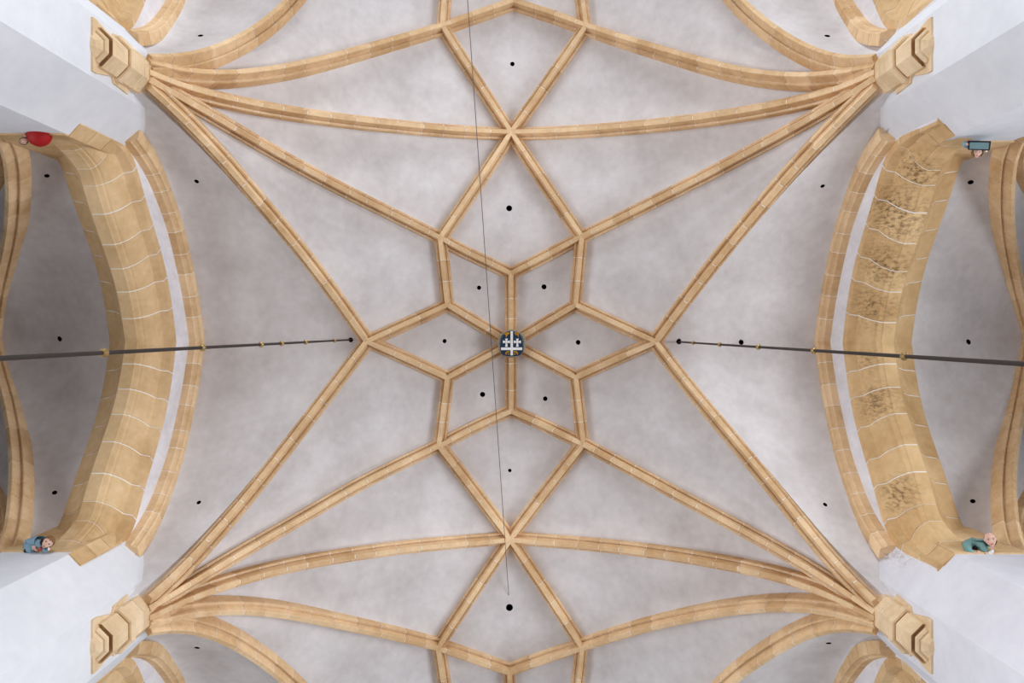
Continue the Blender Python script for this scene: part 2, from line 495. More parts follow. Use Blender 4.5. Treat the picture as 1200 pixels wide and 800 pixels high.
def arcade_arch(side, yc, label, mat, group=None):
    c = SIDE[side]
    f = arch_profile(c)
    root = empty('arcade_arch', (0, 0, 0))
    tag(root, label, 'arch')
    for P, fr in full_arch(AR, yc):
        V, Fc = core_mesh(P, fr, lambda pos: f(pos, 1.0), 0.15)
        mesh_obj('mortar_bed', V, Fc, M_MORTAR, root)
        lay_stones(root, P, fr, f, None, mat, 0.50, gap=0.021, sec=0.12)
    return root

def wall_strip(side, ycs):
    """the plastered wall over the arches"""
    c = SIDE[side]; s = c['s']
    V, Fc = [], []
    top = 15.2
    for yc in ycs:
        ys, zs = [], []
        for sg in (-1, 1):
            A = arch_half(AR, sg, yc)
            A = A if sg < 0 else A[::-1]
            ys += list(A[:, 1]); zs += list(A[:, 2] + .03)
        ys = [yc - HB] + ys + [yc + HB]; zs = [9.9] + zs + [9.9]
        b = len(V)
        for y, z in zip(ys, zs):
            for x in (c['xw'] + .01, c['xo'] - .01):
                V.append((s * x, y, z + CAMZ)); V.append((s * x, y, top + CAMZ))
        for i in range(len(ys) - 1):
            k = b + 4 * i
            Fc.append((k, k + 4, k + 5, k + 1)); Fc.append((k + 2, k + 3, k + 7, k + 6))
            Fc.append((k, k + 2, k + 6, k + 4)); Fc.append((k + 1, k + 5, k + 7, k + 3))
    return struct(mesh_obj('wall_' + side, V, Fc, M_WALL))

BAYS = (YC - 2 * HB, YC, YC + 2 * HB)
for side in ('left', 'right'):
    wall_strip(side, BAYS)
    for yc in BAYS: wall_rib(side, yc)
arcade_arch('left', YC, 'clean ochre sandstone arch between the red-robed figure and the blue crouching figure', M_ARCH)
arcade_arch('right', YC, 'wide sandstone arch with dark brown stains, between the plaque figure and the bald man', M_STAIN)
arcade_arch('left', BAYS[0], 'sandstone arch end cut by the upper edge, behind the red figure pier', M_ARCH)
arcade_arch('right', BAYS[0], 'sandstone arch end cut by the upper edge, behind the plaque figure pier', M_ARCH)
arcade_arch('left', BAYS[2], 'sandstone arch end cut by the lower edge, behind the blue crouching figure pier', M_ARCH)
arcade_arch('right', BAYS[2], 'sandstone arch end cut by the lower edge, behind the bald man pier', M_ARCH)

# ------------------------------------------------------------------ webs
webs = []
def fit(C, a, b):
    C = np.array(C, float); t = np.linspace(0, 1, len(C))[:, None]
    return C + (a - C[0]) * (1 - t) + (b - C[-1]) * t
def coons(Lc, Rc, Bc, Tc, n=26, m=18, bulge=0.05):
    Lc, Rc = resample(Lc, n=n), resample(Rc, n=n)
    Bc, Tc = resample(Bc, n=m), resample(Tc, n=m)
    c00, c10, c01, c11 = (Lc[0] + Bc[0]) / 2, (Rc[0] + Bc[-1]) / 2, (Lc[-1] + Tc[0]) / 2, (Rc[-1] + Tc[-1]) / 2
    Lc, Rc, Bc, Tc = fit(Lc, c00, c01), fit(Rc, c10, c11), fit(Bc, c00, c10), fit(Tc, c01, c11)
    t = np.linspace(0, 1, n)[:, None, None]; s = np.linspace(0, 1, m)[None, :, None]
    G = (1 - s) * Lc[:, None] + s * Rc[:, None] + (1 - t) * Bc[None] + t * Tc[None] \
        - ((1 - s) * (1 - t) * c00 + s * (1 - t) * c10 + (1 - s) * t * c01 + s * t * c11)
    nrm = np.cross(G[n // 2 + 1, m // 2] - G[n // 2 - 1, m // 2], G[n // 2, m // 2 + 1] - G[n // 2, m // 2 - 1])
    nrm /= np.linalg.norm(nrm)
    if nrm[2] < 0: nrm = -nrm
    G = G + nrm * (bulge * 4 * s * (1 - s) * np.sin(np.pi * t))
    V = [tuple(p) for p in up(G).reshape(-1, 3)]
    Fc = [(i * m + j, i * m + j + 1, (i + 1) * m + j + 1, (i + 1) * m + j) for i in range(n - 1) for j in range(m - 1)]
    webs.append((V, Fc))
def edge(a, b):
    if (a, b) in seg: return with_web(seg[(a, b)])
    if (b, a) in seg: return with_web(seg[(b, a)])[::-1]
    raise KeyError((a, b))
def line(p, q, n=10):
    return np.linspace(0, 1, n)[:, None] * (q - p) + p
def sag(p, q, s):
    t = np.linspace(0, 1, 14)[:, None]
    m = (p + q) / 2 + np.array([s * .42, 0, 0])
    return (1 - t) ** 2 * p + 2 * t * (1 - t) * m + t ** 2 * q
def wn(k): return node[k] + vault_normal(node[k]) * .2

LOW = lambda key: (lambda C: np.vstack([C[0] + np.array([math.copysign(.05, C[0][0]), 0, -.4]), C]))(with_web(upto[key]))
def tail(key, mid):
    P = ribs[key]; n0 = len(upto[key])
    return with_web(P[n0 - 1:])
for q, (w, far, near, k, z0, z1, cross, side, ysg) in {
        'NW': ('Wn', 'WN', 'NW', 'kNW', 'N0', 'N1', 'NNW', 'left', -1), 'NE': ('En', 'EN', 'NE', 'kNE', 'N0', 'N1', 'NNE', 'right', -1),
        'SW': ('Wn', 'WS', 'SW', 'kSW', 'S0', 'S1', 'SSW', 'left', 1), 'SE': ('En', 'ES', 'SE', 'kSE', 'S0', 'S1', 'SSE', 'right', 1)}.items():
    A, B_, C_, D_, E_ = (LOW(q + x) for x in 'abcde')
    kk = {'NW': 'kNNW', 'NE': 'kNNE', 'SW': 'kSSW', 'SE': 'kSSE'}[q]
    coons(A, B_, line(A[0], B_[0]), np.vstack([edge(w, k), edge(k, near)[1:]]), bulge=.10)
    coons(B_, C_, line(B_[0], C_[0]), edge(near, z0), bulge=.10)
    coons(C_, D_, line(C_[0], D_[0]), edge(z0, cross), bulge=.10)
    top = np.vstack([edge(cross, kk), line(wn(kk), E_[-1])[1:]])
    coons(D_, E_, line(D_[0], E_[0]), top, bulge=.10)
    # side cells between the outer ribs and the wall rib
    c = SIDE[side]
    def wline(yc, sg):
        P, (bb, nn) = wall_ribs[(side, yc, sg)]
        Q = P + nn * .14; Q[:, 0] = c['s'] * (c['xr'] + .03); return Q
    R1 = wline(YC, ysg); R2 = wline(YC + ysg * 2 * HB, -ysg)
    coons(A, R1, sag(A[0], R1[0], c['s']), line(A[-1], R1[-1]), bulge=.10)
    coons(E_, R2, sag(E_[0], R2[0], c['s']), line(E_[-1], R2[-1]), bulge=.10)
    # ridge triangles
    z2 = 'N2' if z0 == 'N0' else 'S2'
    coons(line(wn(z0), wn(z1)), edge(z0, near), line(wn(z0), wn(z0)), tail(q + 'b', near)[::-1], n=16, m=14, bulge=.02)
    coons(line(wn(z0), wn(z2)), edge(z0, cross), line(wn(z0), wn(z0)), tail(q + 'd', cross)[::-1], n=16, m=14, bulge=.02)
    # kites
    coons(edge('boss', z1), edge(k, near), edge('boss', k), tail(q + 'b', near)[::-1], n=14, m=14, bulge=.03)
    bn = 'bossN' if z0 == 'N0' else 'bossS'
    coons(edge(bn, z2), edge(kk, cross), line(wn(bn), wn(kk)), tail(q + 'd', cross)[::-1], n=14, m=14, bulge=.03)
    coons(line(wn(bn), wn(kk)), line(wn(far), wn(kk)), line(wn(bn), wn(far)), line(wn(kk), wn(kk)), n=10, m=10, bulge=.0)
for w, k1, k2 in (('Wn', 'kNW', 'kSW'), ('En', 'kNE', 'kSE')):
    coons(edge('boss', k1), edge(k2, w), edge('boss', k2), edge(k1, w), n=14, m=14, bulge=.03)

# aisle vaults
def aisle(side, up_pts, lo_pts):
    c = SIDE[side]; s = c['s']
    root = struct(empty('ceiling', (0, 0, 0)))
    first = len(webs)
    cen = np.array([s * 8.78, .10, 13.32])
    rr, zz = [0, 42, 75, 120, 167, 226, 240], [13.3, 13.0, 12.62, 12.0, 11.2, 10.4, 10.25]
    far = []
    for sg, pts in ((-1, up_pts), (1, lo_pts)):
        P = [W(u, v, np.interp(abs(v - 397), rr, zz)) for u, v in pts] + [cen]
        st = P[0].copy(); st[2] = 9.9; st[1] += sg * .12; st[0] -= s * .05
        P = smooth(resample(np.vstack([st] + P), 0.09), 30)
        fr = rib_frames(P)
        V, Fc = core_mesh(P, fr, RIB_IN)
        part = mesh_obj('rib', V, Fc, M_MORTAR, root)
        lay_stones(part, P, fr, RIB, RIB_IN, M_STONE, .42)
        # second rib, running further out into the aisle
        e = np.array([s * 10.6, YC + sg * 1.3, 13.2])
        Q = [P[0] + np.array([s * .16, sg * .02, 0])]
        for t in np.linspace(.12, 1, 12):
            q = Q[0] + (e - Q[0]) * t
            q[2] = 9.9 + (13.2 - 9.9) * math.sin(t * math.pi / 2) ** .72
            Q.append(q)
        Q = smooth(resample(np.array(Q), 0.1), 10)
        fr2 = rib_frames(Q)
        V, Fc = core_mesh(Q, fr2, RIB_IN)
        part = mesh_obj('rib', V, Fc, M_MORTAR, root)
        lay_stones(part, Q, fr2, RIB, RIB_IN, M_STONE, .42)
        PW = P + fr[1] * .2; QW = Q + fr2[1] * .2
        PW = fit(PW, PW[0], cen + np.array([0, 0, .2])); PW[-1] = cen + np.array([0, 0, .2])
        Pa, (bb, nn) = [x for x in full_arch(AR, YC) if np.sign(x[0][0][1] - YC) == sg][0]
        aw = Pa + nn * .10 / np.linalg.norm(nn, axis=1)[:, None]; aw[:, 0] = s * (c['xo'] - .03)
        coons(aw, PW, line(aw[0], PW[0]), line(aw[-1], PW[-1]), bulge=.08)
        coons(PW, QW, line(PW[0], QW[0]), line(PW[-1], QW[-1]), bulge=.08)
        ext = QW + np.array([s * .6, sg * .9, .0])
        coons(QW, ext, line(QW[0], ext[0]), line(QW[-1], ext[-1]), bulge=.08)
        far.append(QW[-1])
        PWe = PW[-1]
    coons(line(PWe, far[0]), line(PWe, far[1]), line(PWe, PWe), line(far[0], far[1]), n=10, m=10, bulge=.02)
    return root, first
n_nave = len(webs)
aisleL, fL = aisle('left', [(5, 169), (9, 228), (6, 275), (-3, 315), (-12, 353)], [(6, 636), (10, 590), (13, 556), (11, 516), (2, 462), (-10, 430)])
aisleR, fR = aisle('right', [(1192, 169), (1186, 234), (1189, 284), (1197, 325), (1203, 350)], [(1196, 640), (1190, 600), (1189, 547), (1196, 500), (1203, 470)])

# small round vents in the plaster
HOLES = [(600.5, 75, 2.3), (596.7, 244, 3.2), (561.4, 337, 2.3), (637.5, 336, 2.8), (677.5, 401, 2.6), (521, 399.5, 2.3), (565.5, 462, 2.8),
         (639, 467, 2.5), (597.4, 551, 1.9), (597, 711.6, 3.6), (411, 398, 2.6), (795.5, 400.5, 2.8), (868.5, 401, 2.7), (329.5, 401.5, 2.0),
         (230.4, 212.5, 2.3), (233, 588.5, 2.2), (964, 218, 2.2), (967, 591, 2.2), (235, 41.7, 2.6), (969.5, 42, 2.6), (231, 758.8, 2.6), (971, 753.5, 2.6),
         (70, 397, 2.6), (55, 206, 2.2), (64, 577, 2.2), (1137.5, 213.5, 2.5), (1135, 400.5, 2.6), (1140, 587, 2.3)]
web_objs = []
EYE = Vector((0, 0, CAMZ))
for i, (V, Fc) in enumerate(webs):
    par = ceiling if i < n_nave else (aisleL if i < fR else aisleR)
    web_objs.append((mesh_obj('web', V, Fc, M_WEB, par, True), par))
trees = [BVHTree.FromPolygons(V, Fc) for V, Fc in webs]
vent_pos = {}
def first_web(u, v):
    d = Vector(((u - U0) / F, (v - V0) / F, 1.0)).normalized()
    best = None
    for i, t in enumerate(trees):
        loc, nr, idx, dist = t.ray_cast(EYE, d)
        if loc is not None and (best is None or dist < best[3]): best = (i, loc, nr, dist)
    return best
for u, v, r in HOLES:
    hit = first_web(u, v)
    if not hit: continue
    i, loc, nr, dist = hit
    if nr.z < 0: nr = -nr
    rad = r * dist / F * 1.05
    par = web_objs[i][1]
    for o, tree in [(web_objs[q][0], trees[q]) for q in range(len(webs))]:
     nl = tree.find_nearest(loc)
     if nl[0] is None or nl[3] > rad: continue
     bm = bmesh.new(); bm.from_mesh(o.data)
     ax = nr.orthogonal().normalized(); ay = nr.cross(ax)
     K = 10
     for k in range(K):
         a = 2 * math.pi * k / K
         dn = ax * math.cos(a) + ay * math.sin(a)
         fs = [f for f in bm.faces if (f.calc_center_median() - loc).length < 0.6]
         g = set(fs)
         for f in fs: g.update(f.edges); g.update(f.verts)
         bmesh.ops.bisect_plane(bm, geom=list(g), plane_co=loc + dn * rad, plane_no=dn, dist=1e-6)
     inside = []
     for f in bm.faces:
         c = f.calc_center_median() - loc
         if c.length < rad * 1.6 and abs(c.dot(nr)) < .2 and all((c.dot(ax * math.cos(2 * math.pi * k / K) + ay * math.sin(2 * math.pi * k / K)) < rad) for k in range(K)):
             inside.append(f)
     bmesh.ops.delete(bm, geom=inside, context='FACES')
     bm.to_mesh(o.data); bm.free()
     for p in o.data.polygons: p.use_smooth = True
    Vv, Ff = [], []
    rc = rad * 1.12
    for k in range(12):
        a = 2 * math.pi * k / 12
        dn = (ax * math.cos(a) + ay * math.sin(a)) * rc
        Vv += [tuple(loc + dn + nr * .004), tuple(loc + dn + nr * .22)]
    for k in range(12):
        j = (k + 1) % 12
        Ff.append((2 * k, 2 * j, 2 * j + 1, 2 * k + 1))
    Ff.append(tuple(2 * k + 1 for k in range(12)))
    mesh_obj('vent_hole', Vv, Ff, M_DARK, par)
    vent_pos[(u, v)] = np.array(loc)


# ------------------------------------------------------------------ piers
PX = 5.0
def pier_outline(s, yc):
    pts = [(PX, -.38), (PX, .38), (5.54, .96), (6.44, .96), (7.0, .40), (7.0, -.40), (6.44, -.96), (5.54, -.96)]
    return [(s * x, yc + y) for x, y in pts]
def prism(name, outline, z0, z1, mat, parent=None):
    n = len(outline)
    V = [(x, y, z0) for x, y in outline] + [(x, y, z1) for x, y in outline]
    Fc = [(i, (i + 1) % n, n + (i + 1) % n, n + i) for i in range(n)] + [tuple(range(n))[::-1], tuple(range(n, 2 * n))]
    return mesh_obj(name, V, Fc, mat, parent)

def slab_on(p0, p1, z0, z1, out, mat, parent, name, th=0.02):
    """thin stone facing on a vertical face from plan point p0 to p1"""
    o = np.array(out); o = o / np.linalg.norm(o)
    q = [np.array(p0) - o * .08, np.array(p1) - o * .08, np.array(p1) + o * th, np.array(p0) + o * th]
    return prism(name, [tuple(a) for a in q], z0, z1, mat, parent)

def pier(s, sg, label, mat, zl):
    yc = YC + sg * HB
    root = prism('pier', pier_outline(s, yc), 0.0, 11.6 + CAMZ, mat)
    tag(root, label, 'pier', None)
    for e in (-1, 1):           # both arch springings
        zz = [9.95, 10.33, 10.70, 11.02]
        for i in range(3):      # stones on the slanting face beside the arch
            a = np.array((s * 5.40, yc + e * (.96 - .14))); b = np.array((s * 5.545, yc + e * .962))
            slab_on(a, b, zz[i] + CAMZ + (.012 if i else 0), zz[i + 1] + CAMZ, (-s * .58, e * .54), M_ARCH, root, 'jamb_stone', .018)
        zz = [zl, 10.48, 10.9, 11.3]
        for i in range(3):
            slab_on((s * 5.54, yc + e * .96), (s * 6.46, yc + e * .96), zz[i] + CAMZ + (.012 if i else 0), zz[i + 1] + CAMZ, (0, e), M_ARCH, root, 'springer_stone', .02)
    return root
pier(-1, -1, 'white octagonal pier whose ledge carries the red-robed figure', M_PIER, 9.85)
pier(-1, 1, 'white octagonal pier whose ledge carries the crouching figure in pale blue', M_PIER, 10.06)
pier(1, -1, 'pale octagonal pier whose ledge carries the figure with a teal plaque', M_PIER, 10.24)
pier(1, 1, 'scuffed white octagonal pier whose ledge carries the bald man in teal', M_PIERW, 9.97)

# ------------------------------------------------------------------ corbels
def octa(name, prof, cx, cy, mat, parent, smooth_=False, n=8, rot=math.pi / 8):
    """octagonal turned shape; prof = [(apothem, z)] from below upwards"""
    V, Fc = [], []
    for r, z in prof:
        R = r / math.cos(math.pi / n)
        for k in range(n):
            a = rot + 2 * math.pi * k / n
            V.append((cx + R * math.cos(a), cy + R * math.sin(a), z + CAMZ))
    for i in range(len(prof) - 1):
        for k in range(n):
            j = (k + 1) % n
            Fc.append((i * n + k, i * n + j, (i + 1) * n + j, (i + 1) * n + k))
    Fc.append(tuple(range(n))[::-1]); Fc.append(tuple((len(prof) - 1) * n + k for k in range(n)))
    return mesh_obj(name, V, Fc, mat, parent, smooth_)

def corbel(s, sg, label):
    cy = YC + sg * HB; cx = s * 5.03
    root = empty('corbel', (0, 0, 0))
    tag(root, label, 'corbel')
    # stone backing let into the pier face
    o = []
    x0, x1 = s * (PX + .1), s * (PX - .025)
    V = []
    hs = [(.32, 9.45), (.32, 9.55), (.235, 9.92), (.31, 9.95), (.34, 10.32)]
    for h, z in hs:
        V += [(x0, cy - h, z + CAMZ), (x1, cy - h, z + CAMZ), (x1, cy + h, z + CAMZ), (x0, cy + h, z + CAMZ)]
    Fc = []
    for i in range(len(hs) - 1):
        for k in range(4):
            j = (k + 1) % 4
            Fc.append((4 * i + k, 4 * i + j, 4 * i + 4 + j, 4 * i + 4 + k))
    Fc.append((3, 2, 1, 0)); e = 4 * (len(hs) - 1); Fc.append((e, e + 1, e + 2, e + 3))
    mesh_obj('backing_stone', V, Fc, M_PALE, root)
    octa('pendant', [(.02, 9.42), (.09, 9.44), (.135, 9.475), (.150, 9.505), (.14, 9.52)], cx, cy, M_PALE, root)
    octa('lower_roll', [(.13, 9.505), (.175, 9.50), (.196, 9.515), (.201, 9.54), (.188, 9.565), (.16, 9.60), (.16, 9.64)], cx, cy, M_PALE, root)
    octa('drum', [(.15, 9.635), (.19, 9.63), (.212, 9.60), (.228, 9.57), (.238, 9.56), (.238, 9.94), (.215, 9.955), (.215, 9.99)], cx, cy, M_PALE, root)
    octa('upper_roll', [(.21, 9.985), (.245, 9.955), (.272, 9.955), (.292, 9.975), (.298, 10.005), (.290, 10.035), (.262, 10.055), (.24, 10.08)], cx, cy, M_PALE, root)
    octa('head_block', [(.235, 10.06), (.265, 10.075), (.265, 10.30)], cx, cy, M_PALE, root)
    octa('mortar_joint', [(.25, 10.29), (.258, 10.295), (.258, 10.33)], cx, cy, M_MORTAR, root)
    octa('springer_block', [(.268, 10.318), (.268, 10.47)], cx, cy, M_PALE, root)
    octa('mortar_joint', [(.260, 10.46), (.260, 10.49)], cx, cy, M_MORTAR, root)
    octa('springer_block', [(.266, 10.485), (.266, 10.62), (.235, 10.9), (.2, 11.1)], cx, cy, M_PALE, root)
    return root
corbel(-1, -1, 'octagonal moulded corbel under the rib bundle, on the red figure pier')
corbel(-1, 1, 'octagonal moulded corbel under the rib bundle, on the blue crouching figure pier')
corbel(1, -1, 'octagonal moulded corbel under the rib bundle, on the plaque figure pier')
corbel(1, 1, 'octagonal moulded corbel under the rib bundle, on the bald man pier')

# ------------------------------------------------------------------ painted boss
def lathe(name, prof, c, mat, parent, n=40, sm=True):
    V, Fc = [], []
    for r, z in prof:
        for k in range(n):
            a = 2 * math.pi * k / n
            V.append((c[0] + r * math.cos(a), c[1] + r * math.sin(a), c[2] + z))
    for i in range(len(prof) - 1):
        for k in range(n):
            j = (k + 1) % n
            Fc.append((i * n + k, i * n + j, (i + 1) * n + j, (i + 1) * n + k))
    Fc.append(tuple(range(n))[::-1]); Fc.append(tuple((len(prof) - 1) * n + k for k in range(n)))
    o = mesh_obj(name, V, Fc, mat, parent, False)
    return o

bz = 13.80
bc = up(W(599.6, 402.4, bz)); px = bz / F
boss = tag(empty('vault_boss', (0, 0, 0)), 'round painted keystone with navy shield and white crosses where the central ribs meet', 'keystone')
lathe('rim', [(.205, .0), (.225, -.012), (.243, .0), (.247, .03), (.235, .10), (.20, .22), (.12, .30)], bc, M_RIM, boss)
def plate(name, pts, z0, z1, mat):
    """flat heraldic piece, outline in boss pixels, standing proud downwards"""
    V = [(bc[0] + x * px, bc[1] + y * px, bc[2] + z0) for x, y in pts] + [(bc[0] + x * px, bc[1] + y * px, bc[2] + z1) for x, y in pts]
    n = len(pts)
    Fc = [(i, (i + 1) % n, n + (i + 1) % n, n + i) for i in range(n)] + [tuple(range(n)), tuple(range(n, 2 * n))[::-1]]
    return mesh_obj(name, V, Fc, mat, boss)
sh = [(13.2 * math.cos(a), 14.6 * math.sin(a)) for a in np.linspace(math.pi, 2 * math.pi, 17)] + [(13.3, 5), (12.8, 10), (10, 13.6), (5, 14.8), (-5, 14.8), (-10, 13.6), (-12.8, 10), (-13.3, 5)]
plate('shield', sh, .0, -.022, M_NAVY)['label'] = 'navy painted shield'
c1 = plate('long_cross', [(-1.4, -14.4), (1.5, -14.4), (1.5, 4.5), (12.3, 4.5), (12.3, 7.6), (1.5, 7.6), (1.5, 13.8), (-1.4, 13.8), (-1.4, 7.6), (-12.4, 7.6), (-12.4, 4.5), (-1.4, 4.5)], -.015, -.036, M_WHITEP)
c1['label'] = 'white long-armed cross'
for x in (-6.1, 6.7):
    k = plate('small_cross', [(x + a, y - 1.4) for a, y in [(-1.6, -4.2), (1.6, -4.6), (.9, -1.2), (2.6, -2.0), (4.2, -2.2), (4.2, 1.0), (2.6, .8), (.9, .2), (1.4, 5.2), (-1.5, 5.2), (-.9, .2), (-2.6, .8), (-4.2, 1.0), (-4.2, -2.2), (-2.6, -2.0), (-.9, -1.2)]], -.015, -.034, M_WHITEP)
for pts in ([(-8.8, -12.6), (-2.4, -13.4), (-2.4, -11.4), (-4.2, -10.6), (-6.6, -6.8), (-7.2, -10.2), (-8.8, -11)],
            [(3.2, -13.6), (5.2, -13.6), (5.2, -9.4), (4, -10.8)], [(5.8, -13.4), (8.2, -12.6), (8.2, -7.0), (6.8, -9.4), (5.8, -10)]):
    plate('gold_charge', pts, -.015, -.032, M_GOLD)
for sx in (-1, 1):
    plate('gold_charge', [(sx * x, y) for x, y in [(7.6, 12.6), (7.2, 10.2), (5.4, 8.8), (2.6, 8.8), (2.6, 10.2), (4.6, 10.4), (5.8, 11.4), (6.2, 12.8)]], -.015, -.032, M_GOLD)
    plate('gold_charge', [(sx * x, y) for x, y in [(4.6, 12.8), (4.6, 11.6), (2.4, 11.6), (2.4, 12.8)]], -.015, -.032, M_GOLD)

# ------------------------------------------------------------------ rods and wire
def tube(name, a, b, r, mat, parent=None, n=10):
    a, b = Vector(a), Vector(b); d = (b - a).normalized(); x = d.orthogonal().normalized(); y = d.cross(x)
    V, Fc = [], []
    for p in (a, b):
        for k in range(n):
            t = 2 * math.pi * k / n
            V.append(tuple(p + x * (r * math.cos(t)) + y * (r * math.sin(t))))
    for k in range(n):
        j = (k + 1) % n
        Fc.append((k, j, n + j, n + k))
    Fc += [tuple(range(n)), tuple(range(n, 2 * n))]
    return mesh_obj(name, V, Fc, mat, parent)
def hanging_rod(key, knots, label):
    p = vent_pos[key]
    root = empty('hanging_rod', (0, 0, 0)); tag(root, label, 'rod')
    x, y = float(p[0]), float(p[1])
    tube('rod', (x, y, float(p[2]) + .15), (x, y, 3.6), .0145, M_IRON, root)
    for u in knots:
        Z = abs(x) * F / abs(u - U0)
        lathe('knot', [(.006, -.034), (.017, -.030), (.017, -.024), (.028, -.014), (.032, 0), (.028, .014), (.017, .024), (.017, .030), (.006, .034)], (x, y, Z + CAMZ), M_BRASS, root, 14)
    return root
hanging_rod((411, 398), (392, 358, 330, 306, 237, 122), 'dark iron rod with brass knots hanging before the clean sandstone arch')
hanging_rod((795.5, 400.5), (812.5, 843.5, 889, 954, 1060), 'dark iron rod with brass knots hanging before the stained sandstone arch')
e = vent_pos[(597, 711.6)]
w0 = up(W(544.5, -50, 10.0))
wire = tube('thin_wire', tuple(w0), (float(e[0]), float(e[1]), float(e[2]) + .1), .0055, M_WIRE, None, 6)
tag(wire, 'thin grey wire stretched under the vault past the painted keystone', 'wire')

# ------------------------------------------------------------------ painted figures on the pier ledges
def skin_body(name, joints, edges, mat, parent, levels=2):
    """one continuous limb-and-trunk surface grown round a skeleton; joints = [(point, radius)]"""
    me = bpy.data.meshes.new(name)
    me.from_pydata([tuple(map(float, p)) for p, r in joints], edges, [])
    o = bpy.data.objects.new(name, me); COL.objects.link(o)
    md = o.modifiers.new('skin', 'SKIN'); md.use_smooth_shade = True
    for i, (p, r) in enumerate(joints):
        sv = me.skin_vertices[0].data[i]
        sv.radius = (r, r); sv.use_root = (i == 0)
    sb = o.modifiers.new('subsurf', 'SUBSURF'); sb.levels = levels; sb.render_levels = levels
    dg = bpy.context.evaluated_depsgraph_get()
    nm = bpy.data.meshes.new_from_object(o.evaluated_get(dg))
    o.modifiers.clear(); o.data = nm; bpy.data.meshes.remove(me)
    nm.materials.clear(); nm.materials.append(mat)
    for p in nm.polygons: p.use_smooth = True
    o.name = name; o.parent = parent
    return o

def ball(name, c, r, mat, parent, axes=None, n=12, m=8, cut=None):
    """ellipsoid with its own axes (columns); cut keeps the part where f(local) is true"""
    A = np.eye(3) if axes is None else axes
    r = np.array(r, float) * np.ones(3)
    V, Fc = [], []
    for i in range(m + 1):
        th = math.pi * i / m
        for k in range(n):
            ph = 2 * math.pi * k / n
            V.append(c + A @ (r * np.array([math.sin(th) * math.cos(ph), math.sin(th) * math.sin(ph), math.cos(th)])))
    for i in range(m):
        for k in range(n):
            j = (k + 1) % n
            f = (i * n + k, i * n + j, (i + 1) * n + j, (i + 1) * n + k)
            if cut is None or cut(A.T @ (sum(V[q] for q in f) / 4 - c)): Fc.append(f)
    o = mesh_obj(name, V, Fc, mat, parent, True)
    bm = bmesh.new(); bm.from_mesh(o.data)
    bmesh.ops.remove_doubles(bm, verts=bm.verts, dist=1e-5)
    bmesh.ops.delete(bm, geom=[v for v in bm.verts if not v.link_faces], context='VERTS')
    bm.to_mesh(o.data); bm.free()
    return o

def head(root, c, face, crown, size, hair, bald=False, beard=None):
    """head with face: face = looking direction, crown = towards the top of the skull; size = half face height"""
    f = np.array(face, float); f /= np.linalg.norm(f)
    t = np.array(crown, float); t -= f * t.dot(f); t /= np.linalg.norm(t)
    x = np.cross(t, f)
    A = np.stack([x, t, f], 1)
    g = lambda a, b, d: c + A @ (np.array([a, b, d]) * size)
    V, Fc = [], []
    n, m = 20, 16
    for i in range(m + 1):
        th = math.pi * i / m
        for k in range(n):
            ph = 2 * math.pi * k / n
            p = np.array([.76 * math.sin(th) * math.cos(ph), math.cos(th), .92 * math.sin(th) * math.sin(ph)])
            if p[1] < 0:                      # jaw narrows to the chin
                p[0] *= 1 + .32 * p[1]; p[2] *= 1 + .12 * p[1]
            if p[2] > .3:                     # eye hollows, brow, nose and lips
                for ex in (-.3, .3):
                    p[2] -= .13 * math.exp(-((p[0] - ex) ** 2 + (p[1] - .1) ** 2) / .03)
                p[2] += .07 * math.exp(-((p[1] - .30) ** 2) / .015) * math.exp(-p[0] ** 2 / .2)
                p[2] += .20 * math.exp(-(p[0] ** 2) / .012 - ((p[1] + .15) ** 2) / .05)
                p[2] += .06 * math.exp(-(p[0] ** 2) / .05 - ((p[1] + .52) ** 2) / .01)
            V.append(c + A @ (p * size))
    for i in range(m):
        for k in range(n):
            j = (k + 1) % n
            Fc.append((i * n + k, i * n + j, (i + 1) * n + j, (i + 1) * n + k))
    h = mesh_obj('head', V, Fc, M_FLESH, root, True)
    for ex in (-.30, .30):
        ball('eye', g(ex, .10, .73), np.array([.13, .075, .06]) * size, M_BLACK, h, A, 8, 6)
        ball('eyebrow', g(ex, .27, .86), np.array([.17, .035, .05]) * size, M_HAIRD, h, A, 8, 4)
        ball('ear', g(math.copysign(.76, ex), .02, .0), np.array([.09, .22, .15]) * size, M_FLESH, h, A, 8, 6)
    ball('mouth', g(0, -.50, .83), np.array([.22, .05, .06]) * size, M_ROSE, h, A, 8, 6)
    if bald:
        ball('hair', g(0, .0, -.06), np.array([.82, .98, .95]) * size, hair, h, A, 18, 12, lambda p: p[2] < -.1 * size and p[1] < .45 * size)
    else:
        ball('hair', g(0, .07, -.05), np.array([.88, 1.05, 1.02]) * size, hair, h, A, 18, 12, lambda p: p[2] < .25 * size or p[1] > .62 * size)
    if beard is not None:
        ball('beard', g(0, -.78, .42), np.array([.42, .42, .38]) * size, beard, h, A, 12, 8)
    return h

